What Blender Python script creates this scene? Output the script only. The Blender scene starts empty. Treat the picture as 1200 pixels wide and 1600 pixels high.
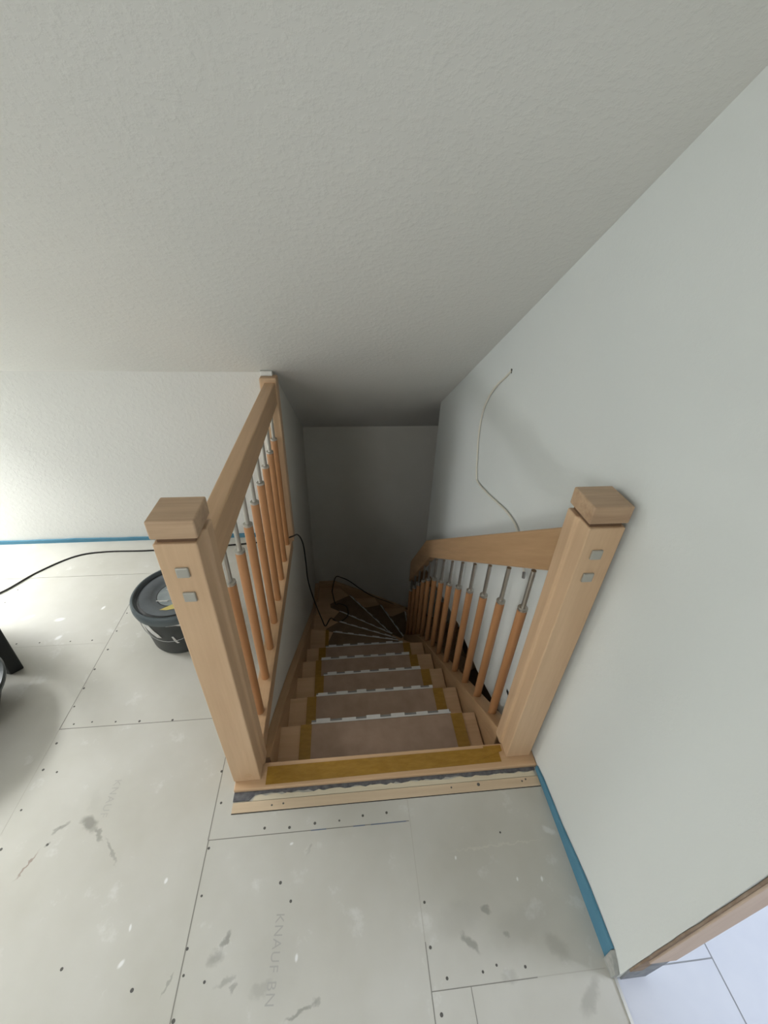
import bpy, bmesh, math, random
from mathutils import Vector, Matrix
random.seed(4)
sc = bpy.context.scene
COL = sc.collection

# ---------------------------------------------------------------- camera
F_PX, PITCH, YAW, ROLL = 657.4, 0.5825, -0.1135, 0.0352
CAM = Vector((0.4184, -0.7667, 1.6639))
fw0 = Vector((0, math.cos(PITCH), -math.sin(PITCH)))
RZ = Matrix.Rotation(YAW, 3, 'Z')
fw = RZ @ fw0
rt = RZ @ Vector((1, 0, 0))
up = rt.cross(fw)
c_, s_ = math.cos(ROLL), math.sin(ROLL)
rt2 = c_ * rt + s_ * up
up2 = -s_ * rt + c_ * up
cd = bpy.data.cameras.new('camera')
cam = bpy.data.objects.new('camera', cd)
COL.objects.link(cam)
cam.matrix_world = Matrix(((rt2.x, up2.x, -fw.x, CAM.x), (rt2.y, up2.y, -fw.y, CAM.y),
                           (rt2.z, up2.z, -fw.z, CAM.z), (0, 0, 0, 1)))
cd.sensor_fit = 'HORIZONTAL'
cd.sensor_width = 36
cd.lens = F_PX / 1200 * 36
cd.clip_start = 0.02
sc.camera = cam

# ---------------------------------------------------------------- world, lights, exposure
sc.view_settings.view_transform = 'Standard'
sc.view_settings.look = 'None'
sc.view_settings.gamma = 1
sc.view_settings.exposure = 0.0
sc.view_settings.use_curve_mapping = False
w = bpy.data.worlds.new('overcast_sky')
sc.world = w
w.use_nodes = True
w.node_tree.nodes['Background'].inputs[0].default_value = (0.80, 0.90, 1.0, 1)
w.node_tree.nodes['Background'].inputs[1].default_value = 0.6


def area(name, loc, target, sx, sy, power, col):
    ld = bpy.data.lights.new(name, 'AREA')
    ld.shape = 'RECTANGLE'
    ld.size, ld.size_y = sx, sy
    ld.energy = power
    ld.color = col
    o = bpy.data.objects.new(name, ld)
    COL.objects.link(o)
    o.location = loc
    o.rotation_euler = (Vector(target) - Vector(loc)).to_track_quat('-Z', 'Y').to_euler()
    return o


# daylight through the roof window on the left, the window behind the camera and the tiled room's window
# the roof window is a hole through the slope at x -2.75..-1.9, y 0.62..1.42
area('daylight_roof_window', (-2.3, 1.20, 1.76), (-2.3, 0.83, 1.17), 0.86, 1.05, 162, (0.965, 0.98, 0.975))
area('added_gable_fill', (-4.6, 0.95, 1.15), (-0.9, 0.75, 0.45), 1.5, 1.2, 80, (0.95, 0.975, 0.98))  # added fill lamp, unseen, to brighten the right wall beside the stairs
area('daylight_room_window', (-1.3, -3.05, 1.8), (0.1, 0.2, 0.25), 1.5, 1.2, 17, (0.98, 0.98, 0.96)).data.spread = math.radians(105)
area('daylight_tiled_room_window', (3.32, -1.15, 1.45), (1.0, -0.75, 0.2), 0.9, 1.3, 58, (0.86, 0.90, 1.0))


# ---------------------------------------------------------------- materials
def mat(name, col, rough=0.6, spec=0.4, metal=0.0):
    m = bpy.data.materials.new(name)
    m.use_nodes = True
    b = m.node_tree.nodes['Principled BSDF']
    b.inputs['Base Color'].default_value = (*col, 1)
    b.inputs['Roughness'].default_value = rough
    b.inputs['Specular IOR Level'].default_value = spec
    b.inputs['Metallic'].default_value = metal
    return m


def N(m, t, **kw):
    n = m.node_tree.nodes.new(t)
    for k, v in kw.items():
        setattr(n, k, v)
    return n


def LK(m, a, b):
    m.node_tree.links.new(a, b)


def bsdf(m):
    return m.node_tree.nodes['Principled BSDF']


def noise(m, scale, detail=3, rough=0.5, stretch=None, tilt=0.0):
    tc = N(m, 'ShaderNodeTexCoord')
    mp = N(m, 'ShaderNodeMapping')
    src = tc.outputs['Object']
    if tilt:
        rot = N(m, 'ShaderNodeMapping')
        rot.inputs['Rotation'].default_value = (tilt, 0, 0)
        LK(m, src, rot.inputs['Vector'])
        src = rot.outputs['Vector']
    LK(m, src, mp.inputs['Vector'])
    if stretch:
        mp.inputs['Scale'].default_value = stretch
    n = N(m, 'ShaderNodeTexNoise')
    n.inputs['Scale'].default_value = scale
    n.inputs['Detail'].default_value = detail
    n.inputs['Roughness'].default_value = rough
    LK(m, mp.outputs['Vector'], n.inputs['Vector'])
    return n.outputs['Fac']


def ramp(m, fac, stops):
    r = N(m, 'ShaderNodeValToRGB')
    e = r.color_ramp.elements
    while len(e) < len(stops):
        e.new(0.5)
    for el, (p, c) in zip(e, stops):
        el.position = p
        el.color = (*c, 1)
    LK(m, fac, r.inputs['Fac'])
    return r.outputs['Color']


def bump(m, fac, strength, dist):
    b = N(m, 'ShaderNodeBump')
    b.inputs['Strength'].default_value = strength
    b.inputs['Distance'].default_value = dist
    LK(m, fac, b.inputs['Height'])
    LK(m, b.outputs['Normal'], bsdf(m).inputs['Normal'])


def varied(name, a, b, scale, rough=0.6, spec=0.4, stretch=None, detail=3, lo=0.3, hi=0.7, bumpd=0):
    m = mat(name, a, rough, spec)
    f = noise(m, scale, detail, 0.55, stretch)
    LK(m, ramp(m, f, [(lo, a), (hi, b)]), bsdf(m).inputs['Base Color'])
    if bumpd:
        bump(m, f, 0.5, bumpd)
    return m


def plaster(name, a, b, scale, dist, strength=0.6):
    m = mat(name, a, 0.85, 0.2)
    f = noise(m, 1.3, 2)
    LK(m, ramp(m, f, [(0.3, a), (0.7, b)]), bsdf(m).inputs['Base Color'])
    g = noise(m, scale, 4, 0.6)
    h = N(m, 'ShaderNodeMapRange')
    h.inputs['From Min'].default_value = 0.45
    h.inputs['From Max'].default_value = 0.75
    LK(m, g, h.inputs['Value'])
    bump(m, h.outputs['Result'], strength, dist)
    return m


def wood(name, dark, light, axis, scale=9.0, rough=0.42, tilt=0.0):
    """beech: fine grain stretched along an axis plus broad lamella tone"""
    st = [1.0, 1.0, 1.0]
    st[axis] = 0.06
    m = mat(name, light, rough, 0.45)
    f = noise(m, scale * 6, 5, 0.6, st, tilt)
    g = noise(m, scale, 2, 0.5, st, tilt)
    a = N(m, 'ShaderNodeMath', operation='MULTIPLY_ADD')
    a.inputs[1].default_value = 0.45
    LK(m, f, a.inputs[0])
    mm = N(m, 'ShaderNodeMath', operation='MULTIPLY')
    mm.inputs[1].default_value = 0.55
    LK(m, g, mm.inputs[0])
    LK(m, mm.outputs[0], a.inputs[2])
    LK(m, ramp(m, a.outputs[0], [(0.32, dark), (0.66, light)]), bsdf(m).inputs['Base Color'])
    return m


M = {}
M['paint'] = plaster('smooth_white_paint', (0.76, 0.795, 0.785), (0.79, 0.815, 0.80), 90, 0.0008, 0.25)
M['rough_paint'] = plaster('woodchip_white_paint', (0.76, 0.76, 0.73), (0.79, 0.79, 0.76), 55, 0.003, 0.30)
M['stair_paint'] = plaster('stairwell_white_paint', (0.77, 0.75, 0.69), (0.80, 0.78, 0.72), 60, 0.001, 0.3)
M['wood_z'] = wood('beech_upright_grain', (0.56, 0.365, 0.215), (0.70, 0.49, 0.31), 2)
M['wood_y'] = wood('beech_lengthwise_grain', (0.52, 0.325, 0.18), (0.66, 0.44, 0.26), 1)
M['wood_x'] = wood('beech_crosswise_grain', (0.52, 0.325, 0.18), (0.68, 0.46, 0.28), 0)
M['rail'] = wood('beech_rail_along_slope', (0.42, 0.25, 0.125), (0.58, 0.37, 0.205), 1, 9, 0.42, math.radians(38.2))
M['cap'] = wood('beech_cap_grain', (0.36, 0.23, 0.14), (0.60, 0.42, 0.27), 0, 12)
M['shaft'] = wood('reddish_beech_shaft', (0.40, 0.185, 0.075), (0.54, 0.275, 0.125), 2, 7)
M['neck'] = mat('dark_groove_wood', (0.16, 0.09, 0.05), 0.6)
M['steel'] = mat('brushed_steel', (0.52, 0.50, 0.46), 0.34, 0.5, 0.9)
M['cover'] = mat('grey_cover_cap', (0.44, 0.43, 0.39), 0.45, 0.5, 0.35)
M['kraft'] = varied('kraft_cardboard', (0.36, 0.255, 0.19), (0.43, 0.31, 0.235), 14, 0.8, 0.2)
M['kraft_shaded'] = varied('kraft_cardboard_shaded', (0.19, 0.125, 0.08), (0.24, 0.16, 0.105), 14, 0.8, 0.2)  # same kraft again, the dimness further down the stairs put into its colour
M['tape'] = varied('ochre_adhesive_tape', (0.29, 0.150, 0.014), (0.38, 0.210, 0.030), 26, 0.28, 0.5, (1, 3, 1))
M['white_edge'] = mat('white_paper_edge', (0.72, 0.71, 0.70), 0.7)
M['grey_print'] = mat('grey_paper_edge', (0.25, 0.245, 0.24), 0.7)
M['blue_foam'] = varied('blue_foam', (0.095, 0.25, 0.36), (0.125, 0.295, 0.41), 9, 0.75, 0.2)
M['foam_end'] = varied('dusty_grey_foam', (0.36, 0.37, 0.35), (0.5, 0.5, 0.47), 60, 0.8, 0.2)
M['black'] = varied('black_plastic', (0.012, 0.014, 0.014), (0.02, 0.023, 0.023), 8, 0.4, 0.35)
M['black_rim'] = mat('black_plastic_rim', (0.02, 0.028, 0.028), 0.3, 0.5)
M['bucket'] = varied('anthracite_plastic', (0.028, 0.031, 0.031), (0.042, 0.046, 0.046), 12, 0.42, 0.4)
M['lid'] = varied('grey_dusty_plastic_lid', (0.10, 0.115, 0.13), (0.16, 0.18, 0.20), 9, 0.4, 0.5)
M['lid_rim'] = mat('slate_plastic_rim', (0.075, 0.095, 0.105), 0.4, 0.5)
M['lid_well'] = varied('paint_hazed_plastic', (0.24, 0.28, 0.29), (0.34, 0.38, 0.39), 20, 0.4, 0.5)
M['white_paint_smear'] = varied('dried_white_paint', (0.55, 0.54, 0.52), (0.75, 0.74, 0.72), 40, 0.6)
M['yellow'] = mat('yellow_sticker', (0.62, 0.52, 0.17), 0.6)
M['wire'] = mat('galvanised_wire', (0.35, 0.35, 0.35), 0.4, 0.5, 0.6)
M['cord'] = mat('black_rubber_cord', (0.018, 0.015, 0.014), 0.5)
M['white_cable'] = mat('white_pvc_cable', (0.74, 0.72, 0.63), 0.5)
M['mortar'] = varied('dark_grey_mortar', (0.10, 0.10, 0.11), (0.20, 0.20, 0.21), 60, 0.9, 0.1, None, 4, 0.3, 0.7, 0.002)
M['spruce'] = wood('pale_spruce', (0.58, 0.43, 0.28), (0.74, 0.60, 0.43), 0, 10, 0.6)
M['spruce_raw'] = wood('sawn_pale_spruce', (0.64, 0.55, 0.40), (0.76, 0.69, 0.54), 0, 14, 0.75)
M['stud'] = wood('pinkish_raw_timber', (0.56, 0.42, 0.33), (0.68, 0.54, 0.44), 2, 10, 0.7)
M['broken_shaded'] = varied('broken_edge_shadow_brown', (0.26, 0.18, 0.13), (0.36, 0.28, 0.22), 35, 0.9, 0.1)
M['concrete'] = varied('bluish_grey_concrete', (0.22, 0.23, 0.25), (0.36, 0.37, 0.39), 40, 0.9, 0.1)
M['screw'] = mat('dark_screw_head', (0.13, 0.125, 0.115), 0.7, 0.3, 0.1)
M['joint'] = mat('dark_joint', (0.27, 0.26, 0.23), 0.9)
M['joint_pale'] = mat('pale_filled_joint', (0.52, 0.50, 0.45), 0.9)
M['stamp'] = mat('grey_stamped_ink', (0.45, 0.44, 0.41), 0.9)
M['metal_edge'] = mat('aluminium_edge', (0.75, 0.74, 0.70), 0.3, 0.5, 0.8)
M['dark_gap'] = mat('dark_gap', (0.05, 0.045, 0.04), 0.9)
M['lower'] = varied('brown_lower_floor', (0.16, 0.10, 0.06), (0.2, 0.13, 0.08), 5, 0.6)


def floor_material():
    m = mat('gypsum_floor_board', (0.60, 0.59, 0.54), 0.62, 0.3)
    nt = m.node_tree
    big = noise(m, 2.2, 4, 0.6)
    base = ramp(m, big, [(0.3, (0.53, 0.515, 0.455)), (0.72, (0.63, 0.62, 0.575))])
    cur = base
    tc = N(m, 'ShaderNodeTexCoord')
    wob = N(m, 'ShaderNodeTexNoise')
    wob.inputs['Scale'].default_value = 45
    wob.inputs['Detail'].default_value = 4
    LK(m, tc.outputs['Object'], wob.inputs['Vector'])
    sub = N(m, 'ShaderNodeVectorMath', operation='SUBTRACT')
    LK(m, wob.outputs['Color'], sub.inputs[0])
    sub.inputs[1].default_value = (0.5, 0.5, 0.5)
    scl = N(m, 'ShaderNodeVectorMath', operation='SCALE')
    scl.inputs['Scale'].default_value = 0.03
    LK(m, sub.outputs[0], scl.inputs[0])
    add = N(m, 'ShaderNodeVectorMath', operation='ADD')
    LK(m, tc.outputs['Object'], add.inputs[0])
    LK(m, scl.outputs[0], add.inputs[1])

    def mark(cur, x, y, ang, rx, ry, col, amt, src):
        mp = N(m, 'ShaderNodeMapping', vector_type='TEXTURE')
        mp.inputs['Location'].default_value = (x, y, 0)
        mp.inputs['Rotation'].default_value = (0, 0, ang)
        mp.inputs['Scale'].default_value = (rx, ry, 1)
        LK(m, src, mp.inputs['Vector'])
        ln = N(m, 'ShaderNodeVectorMath', operation='LENGTH')
        LK(m, mp.outputs[0], ln.inputs[0])
        mr = N(m, 'ShaderNodeMapRange', interpolation_type='SMOOTHSTEP')
        mr.inputs['From Min'].default_value = 1.0
        mr.inputs['From Max'].default_value = 0.35
        mr.inputs['To Min'].default_value = 0
        mr.inputs['To Max'].default_value = amt
        LK(m, ln.outputs['Value'], mr.inputs['Value'])
        mx = N(m, 'ShaderNodeMix', data_type='RGBA')
        mx.inputs['B'].default_value = (*col, 1)
        LK(m, mr.outputs['Result'], mx.inputs['Factor'])
        LK(m, cur, mx.inputs['A'])
        return mx.outputs['Result']
    # whitish smears of filler in the far left corner
    sm = noise(m, 9, 5, 0.65)
    smr = N(m, 'ShaderNodeMapRange')
    smr.inputs['From Min'].default_value = 0.60
    smr.inputs['From Max'].default_value = 0.70
    smr.inputs['To Max'].default_value = 0.45
    LK(m, sm, smr.inputs['Value'])
    mx = N(m, 'ShaderNodeMix', data_type='RGBA')
    mx.inputs['B'].default_value = (0.76, 0.755, 0.73, 1)
    LK(m, smr.outputs['Result'], mx.inputs['Factor'])
    LK(m, cur, mx.inputs['A'])
    cur = mx.outputs['Result']
    W, D, B = (0.86, 0.86, 0.85), (0.17, 0.165, 0.14), (0.22, 0.13, 0.09)
    marks = [
        (-0.453, -0.083, -0.6, .045, .022, D, .6), (-0.41, -0.115, -0.9, .035, .009, D, .5), (-0.35, -0.168, -0.9, .06, .006, D, .4),
        (-0.534, -0.083, 0.7, .026, .010, D, .5), (-0.551, -0.094, .9, .018, .007, D, .4), (-0.557, -0.133, 1.2, .012, .006, D, .45),
        (-0.59, -0.185, 1.15, .05, .006, B, .6),
        (0.056, -0.405, 1.0, .026, .010, D, .55), (0.036, -0.442, .4, .028, .022, D, .4), (0.073, -0.487, .3, .034, .010, D, .35),
        (0.095, -0.5, 1.2, .014, .008, D, .4), (0.165, -0.51, .2, .035, .018, D, .22), (0.272, -0.557, 0.32, .05, .006, D, .5),
        (0.311, -0.545, 0, .010, .010, D, .35), (0.274, -0.215, .9, .02, .006, D, .35), (0.27, -0.217, .9, .018, .008, (0.7, 0.69, 0.65), .4),
        (-0.078, -0.476, 1.1, .03, .004, D, .4),
        (0.74, -0.473, -0.75, .040, .014, D, .5), (0.804, -0.409, -.3, .018, .012, D, .45), (0.847, -0.463, 0, .015, .010, D, .35),
        (0.985, -0.5, -.8, .05, .03, D, .22), (0.826, -0.543, 0, .03, .02, D, .2), (1.031, -0.60, .7, .06, .02, D, .3),
        (0.72, -0.42, .3, .10, .05, D, .10), (0.90, -0.45, .3, .16, .05, D, .10), (0.20, -0.47, 0, .12, .08, D, .06),
        (-0.465, -0.02, -1.2, .05, .025, D, .07),
        (0.892, -0.257, 0.02, .21, .004, (0.7, 0.68, 0.6), .4), (1.079, -0.233, -.4, .030, .014, W, .45),
    ]
    for (x, y, a, rx, ry, col, amt) in marks:
        cur = mark(cur, x, y, a, rx, ry, col, amt, add.outputs[0])
    # crisp little splashes
    for (x, y, a, rx, ry) in [(-0.214, -0.429, .9, .013, .007), (-0.218, -0.357, 1.7, .011, .0045), (-0.153, -0.258, 1.4, .010, .006),
                              (0.255, -0.459, 1.5, .011, .0055), (0.219, -0.196, .3, .008, .005), (-0.152, -0.259, 1.2, .008, .005),
                              (1.002, -0.353, 1.4, .009, .005), (0.925, -0.347, 1.4, .007, .004), (0.745, -0.278, 1.4, .007, .004),
                              (-1.02, 0.845, .2, .03, .015), (-0.842, 0.913, 1.2, .018, .010), (-0.966, 0.727, .9, .022, .014), (-1.183, 0.869, .5, .035, .015)]:
        cur = mark(cur, x, y, a, rx, ry, W, .9, tc.outputs['Object'])
    LK(m, cur, bsdf(m).inputs['Base Color'])
    bump(m, noise(m, 60, 3), 0.15, 0.001)
    return m


M['floor'] = floor_material()


def tile_material():
    m = mat('lavender_white_tile', (0.66, 0.68, 0.76), 0.3, 0.5)
    f = noise(m, 3, 4, 0.6)
    LK(m, ramp(m, f, [(0.3, (0.60, 0.63, 0.72)), (0.7, (0.70, 0.72, 0.79))]), bsdf(m).inputs['Base Color'])
    return m


M['tile'] = tile_material()


# ---------------------------------------------------------------- mesh helpers
def link(name, bm, m, parent=None, bevel=0.0, seg=2, smooth=False):
    me = bpy.data.meshes.new(name)
    bmesh.ops.recalc_face_normals(bm, faces=bm.faces[:])
    for ed in bm.edges:
        ed.smooth = not (len(ed.link_faces) == 2 and ed.calc_face_angle(0) > math.radians(42))
    bm.to_mesh(me)
    bm.free()
    o = bpy.data.objects.new(name, me)
    COL.objects.link(o)
    for mm in (m if isinstance(m, (list, tuple)) else [m]):
        me.materials.append(mm)
    if parent:
        o.parent = parent
    if smooth:
        for p in me.polygons:
            p.use_smooth = True
    if bevel:
        md = o.modifiers.new('bevel', 'BEVEL')
        md.width = bevel
        md.segments = seg
        md.limit_method = 'ANGLE'
        md.angle_limit = math.radians(40)
        for p in me.polygons:
            p.use_smooth = False
    return o


def box(bm, x0, x1, y0, y1, z0, z1):
    v = [bm.verts.new((x, y, z)) for x in (x0, x1) for y in (y0, y1) for z in (z0, z1)]
    for f in ((0, 1, 3, 2), (4, 6, 7, 5), (0, 4, 5, 1), (2, 3, 7, 6), (0, 2, 6, 4), (1, 5, 7, 3)):
        bm.faces.new([v[i] for i in f])
    return v


def boxes(*bs):
    bm = bmesh.new()
    for b in bs:
        box(bm, *b)
    return bm


def prism(poly, a0, a1, axis, bm=None):
    """poly: 2D points; extruded along axis from a0 to a1"""
    bm = bm or bmesh.new()

    def P(p, a):
        if axis == 0:
            return (a, p[0], p[1])
        if axis == 1:
            return (p[0], a, p[1])
        return (p[0], p[1], a)
    lo = [bm.verts.new(P(p, a0)) for p in poly]
    hi = [bm.verts.new(P(p, a1)) for p in poly]
    n = len(poly)
    bm.faces.new(lo)
    bm.faces.new(hi)
    for i in range(n):
        bm.faces.new((lo[i], lo[(i + 1) % n], hi[(i + 1) % n], hi[i]))
    return bm


def lathe(profile, seg=48, bm=None, close_top=True, close_bot=True, cx=0, cy=0):
    bm = bm or bmesh.new()
    rings = []
    for r, z in profile:
        rings.append([bm.verts.new((cx + r * math.cos(2 * math.pi * k / seg), cy + r * math.sin(2 * math.pi * k / seg), z)) for k in range(seg)])
    for a, b in zip(rings, rings[1:]):
        for k in range(seg):
            bm.faces.new((a[k], a[(k + 1) % seg], b[(k + 1) % seg], b[k]))
    if close_bot:
        bm.faces.new(rings[0])
    if close_top:
        bm.faces.new(rings[-1])
    return bm


def spline(pts, n=10):
    P = [Vector(p) for p in pts]
    P = [2 * P[0] - P[1]] + P + [2 * P[-1] - P[-2]]
    out = []
    for i in range(1, len(P) - 2):
        for k in range(n):
            t = k / n
            a, b, c, d = P[i - 1], P[i], P[i + 1], P[i + 2]
            out.append(0.5 * ((2 * b) + (c - a) * t + (2 * a - 5 * b + 4 * c - d) * t * t + (3 * b - 3 * c + d - a) * t ** 3))
    out.append(P[-2])
    return out


def tube(pts, r, seg=8, bm=None):
    bm = bm or bmesh.new()
    rings = []
    prev = None
    for i, p in enumerate(pts):
        t = (pts[min(i + 1, len(pts) - 1)] - pts[max(i - 1, 0)]).normalized()
        if prev is None:
            ref = Vector((0, 0, 1)) if abs(t.z) < .9 else Vector((1, 0, 0))
            u = t.cross(ref).normalized()
        else:
            u = (prev - t * prev.dot(t)).normalized()
        prev = u
        v = t.cross(u)
        rings.append([bm.verts.new(p + r * (u * math.cos(2 * math.pi * k / seg) + v * math.sin(2 * math.pi * k / seg))) for k in range(seg)])
    for a, b in zip(rings, rings[1:]):
        for k in range(seg):
            bm.faces.new((a[k], a[(k + 1) % seg], b[(k + 1) % seg], b[k]))
    bm.faces.new(rings[0])
    bm.faces.new(rings[-1])
    return bm


def structure(name, bm, m, **kw):
    o = link(name, bm, m, **kw)
    o['kind'] = 'structure'
    return o


def tag(o, label, cat, group=None):
    o['label'] = label
    o['category'] = cat
    if group:
        o['group'] = group
    return o


def thing(name, label, cat, loc=(0, 0, 0), group=None):
    o = bpy.data.objects.new(name, None)
    o.empty_display_size = 0.1
    COL.objects.link(o)
    o.location = loc
    return tag(o, label, cat, group)


def adopt(root):
    """children were modelled in world coordinates: keep them in place under a root that stands elsewhere"""
    for ch in root.children:
        ch.matrix_parent_inverse = Matrix.Translation(-root.location)


# ---------------------------------------------------------------- the setting
XW = 1.117          # face of the right wall
YK = 1.501          # knee wall
ZK = 1.051
SL = 0.628          # fall of the sloped ceiling
YB = 2.850          # wall at the end of the stairwell
XL = 0.07           # left face of the stairwell
XG = -3.0           # gable wall on the left


def zc(y):
    return ZK + SL * (YK - y)


# floor of gypsum boards
fl = structure('floor', boxes((XG, XW, -3.2, -0.03, -0.02, 0), (XG, 0.03, -0.03, YK, -0.02, 0)), M['floor'])
for (x0, x1, y0, y1, mm) in [
        (-0.0515, -0.0485, -3.1, -0.164, 'joint'), (-0.053, -0.0505, -0.164, 0.26, 'joint'),
        (-0.05, 0.61, -0.1655, -0.1630, 'joint'),
        (0.6125, 0.6150, -3.1, -0.46, 'joint'), (0.6125, 0.6140, -0.46, -0.10, 'joint_pale'),
        (0.6135, 0.905, -0.5550, -0.5530, 'joint'), (0.905, 1.10, -0.5548, -0.5532, 'joint_pale'),
        (0.7195, 0.7215, -3.1, -0.555, 'joint'),
        (-0.7215, -0.7195, 0.26, 0.98, 'joint'), (-0.7212, -0.7198, -0.25, 0.26, 'joint_pale'),
        (-0.722, -0.055, 0.2565, 0.2590, 'joint'), (-1.3, -0.722, 0.680, 0.6815, 'joint_pale'),
        (-0.722, -0.714, 0.26, 0.26, 'joint')]:
    if y1 > y0:
        link('board_joint', boxes((x0, x1, y0, y1, -0.001, 0.0004)), M[mm], fl)
for (x0, x1) in [(0.28, 0.33), (0.42, 0.46), (0.48, 0.60)]:
    link('pencil_line', boxes((x0, x1, -0.166, -0.163, 0, 0.0006)), mat('blue_grey_pencil', (0.17, 0.2, 0.27), .9) if 'blue_grey_pencil' not in bpy.data.materials else bpy.data.materials['blue_grey_pencil'], fl)
SCREWS = [(-1.352, 1.079), (-1.359, 0.985), (-1.138, 0.702), (-1.036, 0.702), (-0.898, 0.7), (-0.8, 0.7), (-0.703, 0.639), (-0.713, 0.532), (-0.714, 0.437), (-0.712, 0.353), (-0.709, 0.75), (-0.707, 0.867), (-0.676, 0.275), (-0.609, 0.279), (-0.517, 0.273), (-0.424, 0.268), (-0.295, 0.263), (-0.702, 0.201), (-0.698, 0.105), (-0.698, -0.024), (-0.645, 0.093), (-0.034, -0.057), (0.126, -0.145), (0.208, -0.15), (0.292, -0.145), (0.374, -0.144), (0.454, -0.136), (0.536, -0.134), (-0.044, -0.186), (-0.036, -0.304), (-0.046, -0.415), (-0.041, -0.466), (-0.043, -0.544), (0.194, -0.293), (0.229, -0.339), (0.017, -0.483), (-0.055, 0.048), (-0.366, -0.425), (-0.166, -0.481), (-0.694, -0.134), (-0.557, -0.133), (0.626, -0.376), (0.626, -0.472), (0.66, -0.534), (0.76, -0.531), (0.879, -0.532), (0.632, -0.595), (0.911, -0.223), (0.801, -0.522)]
sbm = lathe([(0.0058, -0.002), (0.0056, 0.0004), (0.0035, 0.0008), (0.001, 0.0002)], 10)
s0 = link('screw', sbm, M['screw'], fl)
for i, (x, y) in enumerate(SCREWS):
    s = s0 if i == 0 else s0.copy()
    if i:
        COL.objects.link(s)
        s.parent = fl
    s.location = (x, y, 0)
    k = random.uniform(0.55, 0.85)
    s.scale = (k, k, 1)


def lettering(name, text, x, y, size, rz, m, parent, z=0.0004):
    cu = bpy.data.curves.new(name + '_curve', 'FONT')
    cu.body = text
    cu.size = size
    cu.space_character = 1.12
    tmp = bpy.data.objects.new(name + '_tmp', cu)
    COL.objects.link(tmp)
    dg = bpy.context.evaluated_depsgraph_get()
    me = bpy.data.meshes.new_from_object(tmp.evaluated_get(dg))
    bpy.data.objects.remove(tmp)
    bpy.data.curves.remove(cu)
    me.name = name
    o = bpy.data.objects.new(name, me)
    COL.objects.link(o)
    me.materials.clear()
    me.materials.append(m)
    o.parent = parent
    o.location = (x, y, z)
    o.rotation_euler = (0, 0, rz)
    return o


lettering('stamped_lettering', 'KNAUF BN', 0.191, -0.362, 0.034, -math.pi / 2 - 0.06, M['stamp'], fl)
ms = mat('faint_stamped_ink', (0.50, 0.49, 0.45), .9)
lettering('stamped_lettering', 'KNAUF', -0.425, 0.05, 0.034, -math.pi / 2 - 0.03, ms, fl)
# sheet of thinner board by the knee wall
link('levelled_edge', boxes((XG, -0.42, 1.170, YK, -0.001, 0.0022)), M['floor'], fl)

# tiled floor of the next room
tf = structure('floor_tiled', boxes((XW, 3.4, -3.2, 0.3, -0.02, 0.0)), M['tile'])
gm = mat('grey_grout', (0.30, 0.31, 0.33), .9)
for (x0, x1, y0, y1) in [(1.409, 1.412, -3.1, 0.2), (XW + .02, 1.409, -0.564, -0.561), (2.01, 2.013, -3.1, .2), (1.412, 3.3, -0.262, -0.259), (XW + .02, 1.409, -1.166, -1.163), (1.412, 3.3, -0.864, -0.861)]:
    link('grout_line', boxes((x0, x1, y0, y1, -0.001, 0.0006)), gm, tf)

# ceiling: the roof slope and the flat part above the camera
YF = YK - (2.5 - ZK) / SL
th = 0.12
HX0, HX1, HY0, HY1 = -2.75, -1.90, 0.62, 1.42


def slope_piece(bm, x0, x1, y0, y1):
    return prism([(y1, zc(y1)), (y0, zc(y0)), (y0, zc(y0) + th), (y1, zc(y1) + th)], x0, x1, 0, bm)


th = 0.20
bm = bmesh.new()
slope_piece(bm, XG - .1, HX0, YF, YB + .1)
slope_piece(bm, HX1, 3.5, YF, YB + .1)
slope_piece(bm, HX0, HX1, YF, HY0)
slope_piece(bm, HX0, HX1, HY1, YB + .1)
structure('ceiling', bm, M['rough_paint'])
bm = bmesh.new()
for (x0, x1, y0, y1) in ((HX0, HX0 + .05, HY0, HY1), (HX1 - .05, HX1, HY0, HY1), (HX0, HX1, HY0, HY0 + .05), (HX0, HX1, HY1 - .05, HY1)):
    prism([(y1, zc(y1) + .13), (y0, zc(y0) + .13), (y0, zc(y0) + .21), (y1, zc(y1) + .21)], x0, x1, 0, bm)
structure('window_1', bm, mat('white_window_frame', (.75, .75, .74), .4))
structure('ceiling_flat', boxes((XG - .1, 3.5, -3.3, YF, 2.5, 2.6)), M['rough_paint'])

# right wall with its lower edge following the stairs
WT = 0.085
rw = [(-0.574, 0.0), (-0.02, 0.0), (0.05, -0.03), (0.15, -0.115), (0.30, -0.188), (0.617, -0.306), (1.0, -0.372), (1.43, -0.54), (2.076, -0.80),
      (2.076, zc(2.076) + .02), (-0.574, zc(-0.576) + .02)]
wr = structure('wall_right', prism(rw, XW, XW + WT, 0), M['paint'])
structure('wall_right_lintel', boxes((XW, XW + WT, -1.46, -0.576, 2.05, 2.5), (XW, XW + WT, -3.2, -1.46, 0, 2.5)), M['paint'])
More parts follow.
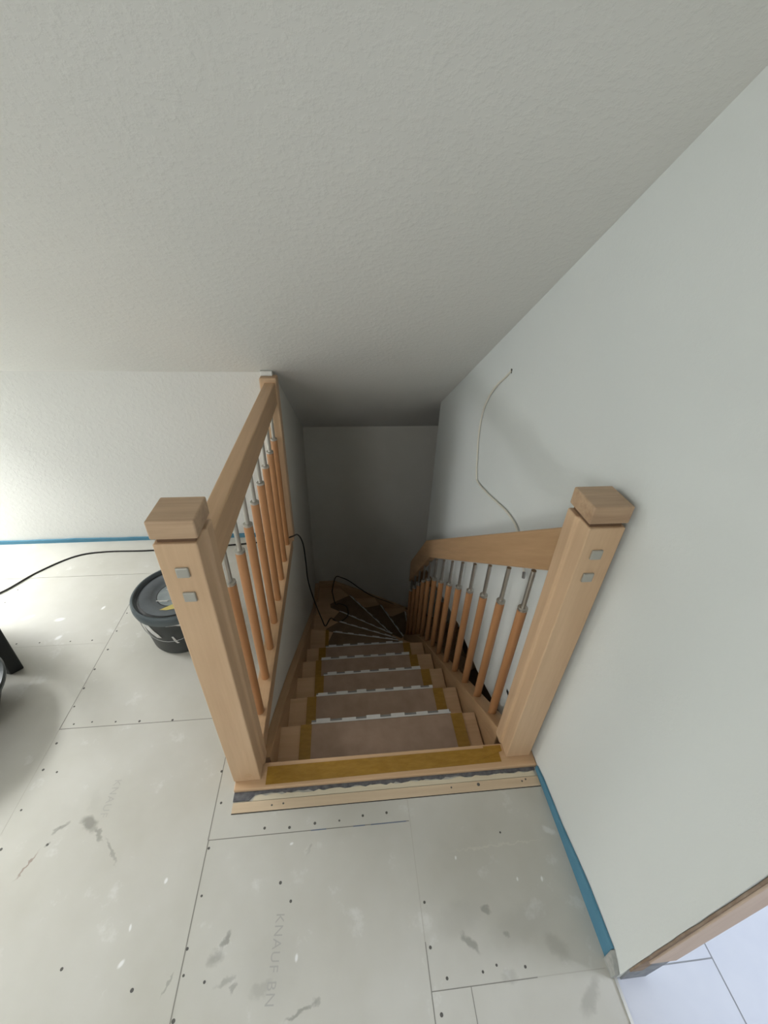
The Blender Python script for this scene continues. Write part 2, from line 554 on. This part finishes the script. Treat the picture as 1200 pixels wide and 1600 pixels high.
# knee wall, left gable with an opening added for the fill lamp, wall behind the camera, walls of the stairwell and of the tiled room
structure('wall_knee', prism([(XG, -0.02), (0.068, -0.02), (0.068, zc(YK) + .02), (XG, zc(YK) + .02)], YK, YK + .12, 1), M['rough_paint'])
structure('wall_left', prism([(-3.2, -.02), (0.35, -.02), (0.35, zc(0.35) + .06), (YF, 2.55), (-3.2, 2.55)], XG - .12, XG, 0,
          prism([(0.35, -.02), (YK + .1, -.02), (YK + .1, .25), (0.35, .25)], XG - .12, XG, 0,
                prism([(0.35, 1.02), (YK + .1, 1.02), (YK + .1, zc(YK) + .06), (0.35, zc(.35) + .06)], XG - .12, XG, 0))), M['paint'])
structure('added_window', boxes((XG - .09, XG - .03, .35, .40, .25, 1.02), (XG - .09, XG - .03, 1.45, YK, .25, 1.02),
                            (XG - .09, XG - .03, .35, YK, .25, .30), (XG - .09, XG - .03, .35, YK, .97, 1.02)), bpy.data.materials['white_window_frame'])  # frame of the unseen gable window added with the fill lamp
structure('wall_behind', boxes((XG, 3.4, -3.3, -3.2, -.02, 2.5)), M['paint'])
structure('wall_stairwell', prism([(-0.03, -2.72), (YB, -2.72), (YB, zc(YB) + .02), (YK + .004, zc(YK) + .02), (YK + .004, -0.02), (-0.03, -0.02)], XL - .10, XL, 0), M['stair_paint'])
structure('wall_back', prism([(XL - .1, -2.72), (3.4, -2.72), (3.4, zc(YB) + .05), (XL - .1, zc(YB) + .05)], YB, YB + .1, 1), M['stair_paint'])
structure('wall_tiled_room', boxes((3.4, 3.5, -3.3, YB, -2.72, 2.5), (XW + WT, 3.4, 0.25, 0.35, -.02, 2.05)), M['paint'])
structure('wall_below', boxes((XL, 3.4, -0.6, -0.5, -2.72, -.25), (XL, 3.4, -0.6, -.035, -.25, -.02)), M['stair_paint'])
structure('floor_lower', boxes((XL - .1, 3.5, -0.6, YB + .1, -2.82, -2.7)), M['lower'])
# slab edge beside the stair under the tiled room
structure('ceiling_lower', boxes((XW + WT, 3.4, 0.25, 2.05, -.28, -.02)), M['stair_paint'])

# torn plaster edge, its brown put in for a shadow line, and the raw timber that closes the end of the right wall
rng = random.Random(9)
zs = [0.10 + i * 0.045 for i in range(54)]
poly = [(XW + .02, zs[0])] + [(XW - .0005 + rng.uniform(0.0, 0.004) + (0.004 if .5 < z < .8 else 0), z) for z in zs] + [(XW + .035, zs[-1]), (XW + .035, zs[0])]
link('torn_plaster_edge', prism(poly, -0.5795, -0.575, 1), M['broken_shaded'], wr)
stud = link('timber_stud', boxes((XW + .010, XW + .080, -0.584, -0.577, 0.205, 2.05)), M['stud'], bevel=.0015)
tag(stud, 'raw pinkish timber board closing the end of the white wall beside the pale tiles', 'board')
link('mortar_lump', prism([(XW + .012, 0.0), (XW + .084, 0.0), (XW + .084, .20), (XW + .03, .235), (XW + .006, .19), (XW + .003, .09)], -0.5785, -0.573, 1), M['concrete'], wr)
# wall hole with a hand-smeared patch
hole = link('drilled_hole', boxes((XW - .0015, XW + .001, 0.925, 0.937, 1.205, 1.222)), M['dark_gap'], wr)

# aluminium edge between board and tile
tag(link('edge_profile', boxes((XW - .006, XW + .002, -3.1, -0.572, -.001, .004)), M['metal_edge']),
    'thin bright metal profile between grey board floor and pale tiles', 'floor trim')

# ---------------------------------------------------------------- blue edge strips
prof = [(-0.035, 0.02), (-0.083, .032), (-0.235, .040), (-0.33, .058), (-0.40, .067), (-0.53, .067)]
bm = prism([(-0.035, 0.0)] + prof + [(-0.535, 0.0)], XW - .009, XW - .001, 0)
e = link('edge_strip', bm, M['blue_foam'], bevel=.0015)
tag(e, 'blue foam edge strip along the foot of the right wall', 'foam strip', None)
link('dusty_end', prism([(-0.535, 0.0), (-0.532, .066), (-0.553, .052), (-0.573, .035), (-0.574, 0)], XW - .013, XW - .001, 0), M['foam_end'], e)
kp = [(XG, 0.0)]
rng = random.Random(2)
x = XG
while x < -0.02:
    kp.append((x, 0.030 + rng.uniform(-.003, .003) - .004 * (x - XG) / 2.4))
    x += 0.07
kp += [(-0.02, .026), (-0.02, 0.0)]
e2 = link('edge_strip', prism(kp, YK - .010, YK - .001, 1), M['blue_foam'])
tag(e2, 'blue foam edge strip along the foot of the low white knee wall', 'foam strip')

# ---------------------------------------------------------------- staircase
R = 0.20
NOSE = {}
for n in range(1, 6):
    NOSE[n] = (0.015 - R * n, (0.11, 0.309 + 0.266 * (n - 1)), (1.0, 0.313 + 0.266 * (n - 1)))
NOSE[6] = (-1.17, (0.11, 1.729), (1.0, 1.518))
NOSE[7] = (-1.355, (0.11, 2.064), (1.0, 1.663))
NOSE[8] = (-1.54, (0.11, 2.42), (1.0, 1.837))
NOSE[9] = (-1.725, (0.352, 2.809), (1.0, 1.90))
NOSE[10] = (-1.91, (0.748, 2.809), (1.03, 2.16))
NOSE[11] = (-2.095, (1.12, 2.809), (1.12, 2.27))
NOSE[12] = (-2.28, (1.36, 2.809), (1.36, 2.27))
NOSE[13] = (-2.465, (1.60, 2.809), (1.60, 2.27))
NOSE[14] = (-2.65, (1.86, 2.809), (1.86, 2.27))
st = thing('staircase', 'winding beech staircase with cardboard covered treads going down and turning right', 'staircase', (0.55, 0.3, -0.3))
# landing board under the two posts
link('landing_tread', boxes((0.004, XW - .001, -0.029, 0.060, -0.028, 0.015)), M['wood_x'], st, bevel=.004)
prev = (0.015, (0.11, 0.060), (1.0, 0.060))
for n in range(1, 15):
    z, o_, i_ = NOSE[n]
    po, pi_ = prev[1], prev[2]
    if n <= 5:
        po = (po[0], po[1] - .03)
        pi_ = (pi_[0], pi_[1] - .03)
    poly = [po, o_]
    if n == 9:
        poly = [po, (0.11, 2.809), o_]
    poly += [i_]
    if n == 11:
        poly += [(1.03, 2.2)]
    if n == 10:
        poly += [(1.0, 2.05)]
    poly += [pi_]
    # drop duplicates
    q = []
    for p in poly:
        if not q or (abs(p[0] - q[-1][0]) + abs(p[1] - q[-1][1])) > 1e-4:
            q.append(p)
    link('tread', prism(q, z - .042, z - .002, 2), M['wood_x'], st, bevel=.004)
    prev = NOSE[n]


def zsl(y):      # top of the left string
    P = [(0.09, -0.01), (0.215, -0.083), (0.5, -0.262), (0.783, -0.446), (1.374, -0.862), (1.8, -1.165), (2.2, -1.45), (2.42, -1.595), (2.58, -1.645), (2.82, -1.655)]
    for (a, za), (b, zb) in zip(P, P[1:]):
        if y <= b:
            return za + (zb - za) * (y - a) / (b - a)
    return P[-1][1]


ys = [0.09 + i * (2.82 - 0.09) / 40 for i in range(41)]
link('wall_string', prism([(y, zsl(y)) for y in ys] + [(y, zsl(y) - .33) for y in reversed(ys)], XL + .001, XL + .042, 0), M['rail'], st, bevel=.003)
XB = [(XL + .042, -1.655), (.285, -1.652), (.561, -1.802), (1.19, -2.165), (1.7, -2.46), (1.9, -2.58)]
link('back_string', prism(XB + [(x, max(z - .33, -2.699)) for x, z in reversed(XB)], YB - .042, YB - .001, 1), M['wood_x'], st, bevel=.003)

# plan of the open string and of the handrail: straight, then steep round the inner corner, then off to the right
PL = [(1.036, 0.098), (1.036, 0.6), (1.036, 1.1), (1.036, 1.52), (1.036, 1.75), (1.036, 2.0), (1.038, 2.16), (1.060, 2.26), (1.12, 2.315), (1.22, 2.33), (1.6, 2.33), (1.95, 2.33)]


def along(pl):
    d = [0]
    for a, b in zip(pl, pl[1:]):
        d.append(d[-1] + math.hypot(b[0] - a[0], b[1] - a[1]))
    return d


PD = along(PL)


def plan(s):
    for i in range(len(PL) - 1):
        if s <= PD[i + 1] or i == len(PL) - 2:
            t = (s - PD[i]) / (PD[i + 1] - PD[i])
            a, b = PL[i], PL[i + 1]
            return (a[0] + (b[0] - a[0]) * t, a[1] + (b[1] - a[1]) * t)


def interp(P, s):
    for (a, za), (b, zb) in zip(P, P[1:]):
        if s <= b:
            return za + (zb - za) * (s - a) / (b - a)
    (a, za), (b, zb) = P[-2:]
    return zb + (zb - za) / (b - a) * (s - b)


# s is the run along the plan (s = y - 0.098 on the straight)
STR_TOP = [(0.0, 0.047), (1.30, -0.985), (1.55, -1.22), (2.15, -1.93), (2.5, -2.13), (3.2, -2.66)]
RAIL_TOP = [(0.0, 1.028), (1.552, -0.198), (2.20, -1.0), (2.45, -1.19), (3.3, -1.85)]
RAIL_BOT = [(0.0, 0.870), (1.40, -0.236), (2.10, -1.11), (2.45, -1.34), (3.3, -2.0)]


def sweep(samples, halfw, top, bot, bm=None):
    bm = bm or bmesh.new()
    rings = []
    for s in samples:
        x, y = plan(s)
        x2, y2 = plan(min(s + .01, PD[-1]))
        x1, y1 = plan(max(s - .01, 0))
        t = Vector((x2 - x1, y2 - y1)).normalized()
        nx, ny = t.y, -t.x
        rings.append([bm.verts.new((x + nx * a, y + ny * a, z)) for a, z in
                      ((-halfw, bot(s)), (halfw, bot(s)), (halfw, top(s)), (-halfw, top(s)))])
    for a, b in zip(rings, rings[1:]):
        for k in range(4):
            bm.faces.new((a[k], a[(k + 1) % 4], b[(k + 1) % 4], b[k]))
    bm.faces.new(rings[0])
    bm.faces.new(rings[-1])
    return bm


ss = sorted(set([0, .3, .7, 1.1, 1.30, 1.40, 1.552] + [1.6 + .05 * i for i in range(21)] + [2.7, 3.0, 3.2]))
link('open_string', sweep(ss, .032, lambda s: interp(STR_TOP, s), lambda s: max(interp(STR_TOP, s) - .33, -2.699)), M['rail'], st, bevel=.004)
adopt(st)


# ---------------------------------------------------------------- balustrades
def post_parts(root, x0, y0, a, H, inner, plug):
    """newel: body with a stepped inner face, groove, cap and two square cover caps"""
    s = 1 if inner > 0 else -1
    xi = x0 + a if s > 0 else x0
    xo = x0 if s > 0 else x0 + a
    e = 0.005 * s
    poly = [(xo, y0), (xi - e, y0), (xi - e, y0 + a * .50), (xi + e * .6, y0 + a * .55), (xi + e * .6, y0 + a * .98), (xo, y0 + a * .98)]
    body = link('newel_post', prism(poly, 0.015, H - .061, 2), M['wood_z'], root, bevel=.004, seg=3)
    link('groove', boxes((x0 + .009, x0 + a - .009, y0 + .009, y0 + a - .009, H - .064, H - .044)), M['neck'], body)
    link('post_cap', boxes((x0 - .001, x0 + a + .001, y0 - .001, y0 + a + .001, H - .048, H)), M['cap'], body, bevel=.004, seg=3)
    for dz, dx in ((0.141, 0.0), (0.217, 0.0)):
        cx = x0 + a * .48 if s > 0 else x0 + a * .47
        link('cover_cap', boxes((cx - .0145, cx + .0145, y0 - .006, y0 + .001, H - dz - .0145, H - dz + .0145)), M['cover'], body, bevel=.0025, seg=2)
    if plug:
        pb = lathe([(0.0125, -0.0012), (0.0125, 0.001)], 20)
        bmesh.ops.rotate(pb, verts=pb.verts[:], cent=(0, 0, 0), matrix=Matrix.Rotation(math.pi / 2, 3, 'X'))
        bmesh.ops.translate(pb, verts=pb.verts[:], vec=(x0 + .056, y0 + .0005, 0.052))
        link('wood_plug', pb, M['wood_x'], body, bevel=.0004)
    return body


def make_baluster(shaft_len, pin_len):
    bm = lathe([(0.0168, 0), (0.0175, .004), (0.0175, shaft_len - .012), (0.0170, shaft_len - .010)], 20)
    b = link('baluster', bm, M['shaft'], smooth=True)
    f = link('ferrule', lathe([(0.0178, shaft_len - .010), (0.0178, shaft_len - .001), (0.0165, shaft_len)], 20), M['steel'], b, smooth=True)
    q = link('steel_pin', lathe([(0.0085, shaft_len - .002), (0.0085, shaft_len + pin_len)], 16), M['steel'], b, smooth=True)
    return b


def put_baluster(src, used, root, x, y, z):
    o = src if not used else src.copy()
    if used:
        COL.objects.link(o)
        for ch in src.children:
            c = ch.copy()
            COL.objects.link(c)
            c.parent = o
            c.matrix_parent_inverse = Matrix()
    o.parent = root
    o.location = Vector((x, y, z)) - root.location
    o.rotation_euler = (0, 0, random.uniform(0, 6.28))
    return o


# left: level balustrade on the floor edge
lb = thing('balustrade', 'level beech balustrade with square post and eight balusters at left of the stair opening', 'balustrade', (0.05, 0.7, 0))
pb = post_parts(lb, 0.0, 0.0, 0.10, 1.147, +1, True)
hr = link('handrail', boxes((0.030, 0.085, 0.098, 1.44, 0.902, 1.018)), M['wood_y'], lb, bevel=.006, seg=3)
link('bottom_rail', prism([(0.022, 0.0), (0.022, 0.022), (0.083, 0.022), (0.083, -0.058), (0.071, -0.058), (0.071, 0.0)], 0.098, 1.44, 1), M['wood_y'], lb, bevel=.003)
ep = link('end_post', boxes((0.008, 0.094, 1.425, 1.499, 0.001, 1.040)), M['wood_z'], lb, bevel=.007, seg=3)
adopt(lb)
src = make_baluster(0.715, 0.175)
for k in range(8):
    put_baluster(src, k > 0, lb, 0.054, 0.262 + 0.1593 * k, 0.021)
tag(link('caulk_block', boxes((0.01, 0.072, 1.46, 1.499, 1.041, 1.066)), M['rough_paint'], bevel=.004), 'small white plaster dab between the top of the far end post and the ceiling', 'plaster')

# right: balustrade running down with the stairs
rb = thing('stair_railing', 'beech railing descending along the right wall from square post down the stairs', 'railing', (1.05, 0.6, -0.4))
post_parts(rb, 1.0015, 0.006, 0.0995, 1.147, -1, False)
link('handrail', sweep(ss, .024, lambda s: interp(RAIL_TOP, s), lambda s: interp(RAIL_BOT, s)), M['rail'], rb, bevel=.005, seg=2)
adopt(rb)
S_B = [0.133 + 0.165 * k for k in range(9)] + [1.60, 1.75, 1.90, 2.05, 2.20, 2.36, 2.55, 2.75, 2.95]
src = make_baluster(0.655, 0.17)
for k, s in enumerate(S_B):
    x, y = plan(s)
    zt = interp(STR_TOP, s)
    b = put_baluster(src, k > 0, rb, x, y, zt - .012)
    # pins reach a little into the rail above
    need = interp(RAIL_BOT, s) + .03 - (zt - .012) - 0.655
    for ch in b.children:
        if ch.name.startswith('steel_pin') and k >= 9:
            f = max(need, .05) / 0.17
            ch.scale = (1, 1, f)
            ch.location = (0, 0, 0.655 * (1 - f))

# ---------------------------------------------------------------- cardboard covers with tape on the treads
ORD = ['first', 'second', 'third', 'fourth', 'fifth', 'sixth', 'seventh', 'eighth', 'ninth', 'tenth', 'eleventh']
GRP = 'cardboard covers taped on the stair treads'


def notch_strip(p, q, z, parent, wide, m, tooth=.058, gap=.052):
    """paper edge along the nosing p->q with tabs standing out over it"""
    p, q = Vector(p), Vector(q)
    L = (q - p).length
    t = (q - p) / L
    n = Vector((-t.y, t.x))          # outwards, down the stairs
    bm = bmesh.new()
    pts = [p - n * .004]
    pts_out = []
    s = random.uniform(0, .03)
    pts_out.append(p + n * .003)
    while s < L - .01:
        e = min(s + tooth * random.uniform(.85, 1.1), L)
        w_ = wide * random.uniform(.8, 1.1)
        pts_out += [p + t * s + n * .003, p + t * s + n * w_, p + t * e + n * w_, p + t * e + n * .003]
        s = e + gap * random.uniform(.85, 1.1)
    pts_out.append(q + n * .003)
    poly = [tuple(v) for v in ([p - n * .004] + pts_out + [q - n * .004])]
    link('white_edge', prism(poly, z + .004, z + .0065, 2), m, parent)
    link('printed_edge', prism([tuple(p + n * .0), tuple(p + n * wide * .85), tuple(q + n * wide * .85), tuple(q + n * .0)], z + .001, z + .0035, 2), M['grey_print'], parent)


CW = {  # winder covers: nosing left, nosing right, back right, back left, far-left corner
    6: [(0.300, 1.680), (0.840, 1.556), (0.86, 1.40), (0.245, 1.41), (0.250, 1.55)],
    7: [(0.345, 1.957), (0.850, 1.732), (0.87, 1.575), (0.226, 1.74), (0.229, 1.880)],
    8: [(0.347, 2.263), (0.845, 1.938), (0.87, 1.745), (0.235, 2.03), (0.217, 2.066)],
    9: [(0.453, 2.669), (0.845, 2.118), (0.87, 1.95), (0.26, 2.345), (0.241, 2.551)],
    10: [(0.805, 2.679), (1.010, 2.205), (0.90, 2.11), (0.50, 2.655), (0.659, 2.651)],
    11: [(1.110, 2.735), (1.110, 2.30), (1.03, 2.25), (0.83, 2.68), (0.956, 2.664)]}
LB = {6: 'where the stairs begin to turn', 7: 'left end under black cord', 8: 'narrowing to the inner corner', 9: 'largest, pointing at far left corner', 10: 'wedge near the back wall', 11: 'lowest visible before the turn'}
xl5 = [.247, .246, .268, .236, .250]
xr5 = [.886, .872, .866, .846, .846]
for n in range(1, 12):
    z = NOSE[n][0]
    if n <= 5:
        yn = NOSE[n][1][1]
        yb = (0.064 if n == 1 else NOSE[n - 1][1][1] - .02)
        L_, R_ = xl5[n - 1], xr5[n - 1]
        t = thing('tread_cover', f'brown cardboard cover taped across the {ORD[n-1]} tread below the top landing', 'cardboard', (.55, yn - .1, z), GRP)
        link('cardboard_sheet', boxes((L_ - .008, R_ + .008, yb, yn + .001, z - .0015, z + .0035)), M['kraft'] if n <= 5 else M['kraft_shaded'], t)
        notch_strip((L_, yn + .002), (R_, yn + .006), z, t, .017, M['white_edge'])
        tl = .200 if n != 3 else .218
        link('tape_strip', boxes((tl, L_ + .002, yb, yn - .002, z + .0035, z + .0048)), M['tape'], t)
        link('tape_strip', boxes((R_ - .002, R_ + .052, yb, yn, z + .0035, z + .0048)), M['tape'], t)
    else:
        P = CW[n]
        cx = sum(p[0] for p in P) / 5
        cy = sum(p[1] for p in P) / 5
        t = thing('tread_cover', f'shade-darkened cardboard wedge on the {ORD[n-1]} tread down, {LB[n]}', 'cardboard', (cx, cy, z), GRP)
        link('cardboard_sheet', prism(P, z - .0015, z + .0035, 2), M['kraft_shaded'], t)
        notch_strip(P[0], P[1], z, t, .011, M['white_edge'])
        if n == 6:
            link('tape_strip', prism([(.232, 1.42), (.262, 1.42), (.262, 1.700), (.236, 1.706)], z + .0035, z + .0048, 2), M['tape'], t)
    adopt(t)

# wide strip of tape along the landing nosing
bm = prism([(0.113, -0.018), (0.985, -0.008), (0.985, 0.046), (0.113, 0.043)], 0.0152, 0.0165, 2)
tp = link('adhesive_tape', bm, M['tape'])
tag(tp, 'wide ochre tape strip stuck along the top landing edge between the posts', 'tape')
link('tape_wrinkle', prism([(0.86, -0.006), (0.999, 0.030), (0.999, 0.052), (0.93, 0.052), (0.93, .046)], 0.0158, 0.0172, 2), M['tape'], tp)

# ---------------------------------------------------------------- strips in front of the landing
rng = random.Random(5)
edge = [(0.006 + i * 0.0185, -0.058 if i < 4 else -0.0415 + rng.uniform(-.005, .004)) for i in range(61)]
edge = [(min(x, XW - .012), y) for x, y in edge]
tag(link('mortar_bed', prism([(0.006, -0.0295)] + edge + [(XW - .012, -0.0295)], -.001, .0025, 2), M['mortar']),
    'dark grey mortar seam with ragged edge in front of the wooden landing', 'mortar')
up_e = [(0.080 + i * 0.0185, -0.0445 + rng.uniform(-.004, .003)) for i in range(56)]
tag(link('filler_strip', prism(up_e + [(1.10, -0.0612), (0.074, -0.0612)], 0.0, .0035, 2), M['spruce_raw']),
    'narrow splintered strip of pale wood between mortar seam and plank', 'wood strip')
pl = link('floor_plank', boxes((0.008, 1.106, -0.0945, -0.0625, 0.0, .0045)), M['spruce'], bevel=.001)
tag(pl, 'pale narrow spruce plank let into the floor before the landing', 'plank')
for i, (x, y) in enumerate([(0.142, -0.08), (0.181, -0.078), (0.777, -0.076), (0.878, -0.074), (1.042, -0.076), (1.057, -0.071)]):
    link('nail', lathe([(0.0032 if i != 3 else .006, 0.004), (0.003 if i != 3 else .0055, 0.0052)], 10, cx=x, cy=y), M['screw'], pl)
link('plank_shadow_gap', boxes((0.007, 1.107, -0.0970, -0.0945, -.0005, .0008)), M['dark_gap'], pl)
link('plank_shadow_gap', boxes((0.008, 1.107, -0.0625, -0.0612, -.0005, .0020)), M['dark_gap'], pl)

# ---------------------------------------------------------------- paint bucket
bx, by, bh = -0.370, 0.737, 0.27
bk = thing('bucket', 'dark grey lidded paint bucket with white smears behind the left post', 'bucket', (bx, by, 0))
bm = lathe([(0.135, 0.0), (0.146, 0.004), (0.150, 0.012), (0.171, 0.225), (0.172, 0.245)], 56)
body = link('bucket_body', bm, M['bucket'], bk, smooth=True)
bm = lathe([(0.176, 0.222), (0.184, 0.226), (0.187, 0.240), (0.186, 0.262), (0.181, 0.269), (0.174, 0.270), (0.169, 0.266), (0.167, 0.256)], 56, close_top=False, close_bot=False)
rim = link('lid_rim', bm, M['lid_rim'], bk, smooth=True)
bm = lathe([(0.168, 0.255), (0.160, 0.254), (0.158, 0.258), (0.108, 0.259), (0.102, 0.254), (0.082, 0.245), (0.06, 0.244), (0.001, 0.244)], 56, close_bot=False)
lid = link('lid', bm, M['lid'], bk, smooth=True)
bm = lathe([(0.163, 0.2565), (0.152, 0.2600)], 56, close_top=False, close_bot=False)
link('lid_channel', bm, M['black'], lid, smooth=True)
link('lid_well', lathe([(0.078, 0.2452), (0.05, 0.2458), (0.001, 0.2458)], 40, close_bot=False), M['lid_well'], lid, smooth=True)
bm = tube([Vector((-0.05, 0.03, .2475)), Vector((0.02, -0.02, .2475))], .0016, 6)
tube([Vector((-0.07, -0.045, .2475)), Vector((-0.02, -0.05, .2475))], .0025, 6, bm)
tube([Vector((-0.055, -0.052, .2475)), Vector((0.03, -0.035, .2475))], .0016, 6, bm)
link('paint_streak', bm, M['white_paint_smear'], lid)
link('sticker', prism([(-0.03, -0.115), (0.05, -0.06), (0.10, -0.07), (0.06, -0.115), (0.03, -0.112), (0.0, -0.118)], .2595, .2602, 2), M['yellow'], lid)


def wrap_patch(name, pts, parent, m, zoff=0.0012):
    """flat outline (angle in degrees, height) laid on the tapered bucket wall"""
    bm = bmesh.new()
    vs = []
    for a, z in pts:
        r = 0.150 + (0.171 - 0.150) * (z - .012) / .213 + zoff
        vs.append(bm.verts.new((r * math.cos(math.radians(a)), r * math.sin(math.radians(a)), z)))
    bm.faces.new(vs)
    bmesh.ops.triangulate(bm, faces=bm.faces[:])
    o = link(name, bm, m, parent)
    md = o.modifiers.new('s', 'SOLIDIFY')
    md.thickness = .001
    md.offset = 1
    return o


wrap_patch('paint_smear', [(225, .222), (234, .225), (242, .206), (248, .170), (253, .150), (256, .128), (248, .124), (240, .142), (232, .165), (225, .192)], body, M['white_paint_smear'])
wrap_patch('paint_smear', [(234, .226), (248, .226), (251, .221), (246, .213), (240, .216)], body, M['white_paint_smear'])
wrap_patch('paint_smear', [(264, .216), (276, .219), (290, .224), (304, .224), (304, .206), (298, .212), (293, .196), (284, .210), (272, .212)], body, M['white_paint_smear'])
wrap_patch('paint_smear', [(272.5, .138), (275, .139), (278.5, .098), (280.5, .090), (277.5, .088), (274, .104)], body, M['white_paint_smear'])
hp = [Vector(((0.166 + .004) * math.cos(math.radians(a)), (0.166 + .004) * math.sin(math.radians(a)) - 0.012 * math.sin(math.radians((a - 206) / 136 * 180)), .20 - .072 * math.sin(math.radians((a - 206) / 136 * 180)))) for a in range(206, 342, 8)]
link('handle', tube(hp, .0016, 8), M['wire'], bk, smooth=True)

# ---------------------------------------------------------------- black tubs at the left edge
tb = thing('mortar_tub', 'low round black plastic tub half cut off by the left picture edge', 'tub', (-1.125, 0.275, 0))
bm = lathe([(0.140, 0.0), (0.150, .006), (0.230, .180), (0.222, .190), (0.140, .012), (0.01, .012)], 64)
link('tub_body', bm, M['black'], tb, smooth=True)
link('tub_rim', lathe([(0.228, .176), (0.238, .179), (0.241, .192), (0.236, .200), (0.226, .200), (0.220, .192)], 64, close_top=False, close_bot=False), M['black_rim'], tb, smooth=True)
bn = thing('waste_bin', 'black plastic bin standing behind the low round tub at the left edge', 'bin', (-1.3, 0.75, 0))
BF = [(-1.055, .527), (-1.02, .56), (-1.38, .81), (-1.62, .80), (-1.62, .66)]


def bin_shell(g0, g1, z0, z1):
    bm = bmesh.new()
    bx_ = sum(p[0] for p in BF) / 5
    by_ = sum(p[1] for p in BF) / 5
    lo, hi = ([bm.verts.new((bx_ + (x - bx_) * g + 1.3, by_ + (y - by_) * g - .75, z)) for x, y in BF] for g, z in ((g0, z0), (g1, z1)))
    bm.faces.new(lo)
    bm.faces.new(hi)
    for k in range(5):
        bm.faces.new((lo[k], lo[(k + 1) % 5], hi[(k + 1) % 5], hi[k]))
    return bm


link('bin_body', bin_shell(1.0, 1.10, 0, .42), M['black'], bn, bevel=.006, seg=2)
link('bin_rim', bin_shell(1.13, 1.13, .41, .44), M['black_rim'], bn, bevel=.006, seg=2)

# ---------------------------------------------------------------- cords
cp = [(-2.4, 0.93, .006), (-1.80, 0.90, .006), (-1.58, 0.945, .006), (-1.424, 1.052, .006), (-1.322, 1.214, .006), (-1.187, 1.345, .006), (-1.033, 1.380, .006), (-0.771, 1.378, .006), (-0.45, 1.395, .006), (-0.203, 1.415, .006),
      (-0.03, 1.418, .02), (0.03, 1.4, .040), (0.09, 1.400, 0.062), (0.100, 1.600, -0.075), (0.113, 1.72, -0.245), (0.118, 1.745, -0.44), (0.120, 1.749, -0.62), (0.144, 1.754, -0.80), (0.173, 1.86, -1.10), (0.195, 1.900, -1.25), (0.222, 1.905, -1.341),
      (0.27, 2.0, -1.345), (0.335, 2.10, -1.515), (0.425, 2.185, -1.527), (0.42, 2.30, -1.52), (0.345, 2.43, -1.60), (0.30, 2.52, -1.70), (0.27, 2.68, -1.714), (0.262, 2.750, -1.714), (0.304, 2.815, -1.575), (0.372, 2.815, -1.585), (0.458, 2.815, -1.643),
      (0.567, 2.815, -1.754), (0.690, 2.815, -1.869), (0.817, 2.815, -1.951), (0.946, 2.815, -2.024), (1.054, 2.815, -2.101), (1.163, 2.815, -2.149), (1.462, 2.815, -2.294)]
tag(link('extension_cord', tube(spline(cp, 8), .0048, 8), M['cord'], smooth=True),
    'black cord crossing the board floor and hanging down into the stairwell', 'cord')
wp = [(XW - .002, .930, 1.214), (XW - .006, 0.965, 1.180), (XW - .007, 1.047, 1.120), (XW - .007, 1.12, 1.046), (XW - .006, 1.167, .969), (XW - .006, 1.183, .894), (XW - .006, 1.176, .807), (XW - .006, 1.148, .719),
      (XW - .006, 1.113, .632), (XW - .007, 1.075, .612), (XW - .008, 0.896, .642), (XW - .008, 0.698, .688), (XW - .008, .607, .697), (XW - .009, .549, .692), (XW - .010, .47, .65), (XW - .012, .405, .59)]
wc = link('wall_cable', tube(spline(wp, 8), .0042, 8), M['white_cable'], smooth=True)
tag(wc, 'off-white electric cable hanging from a hole in the right wall above the railing', 'cable')
link('stripped_end', tube([Vector((XW - .012, .405, .59)), Vector((XW - .02, .385, .578))], .006, 8), M['wire'], wc)
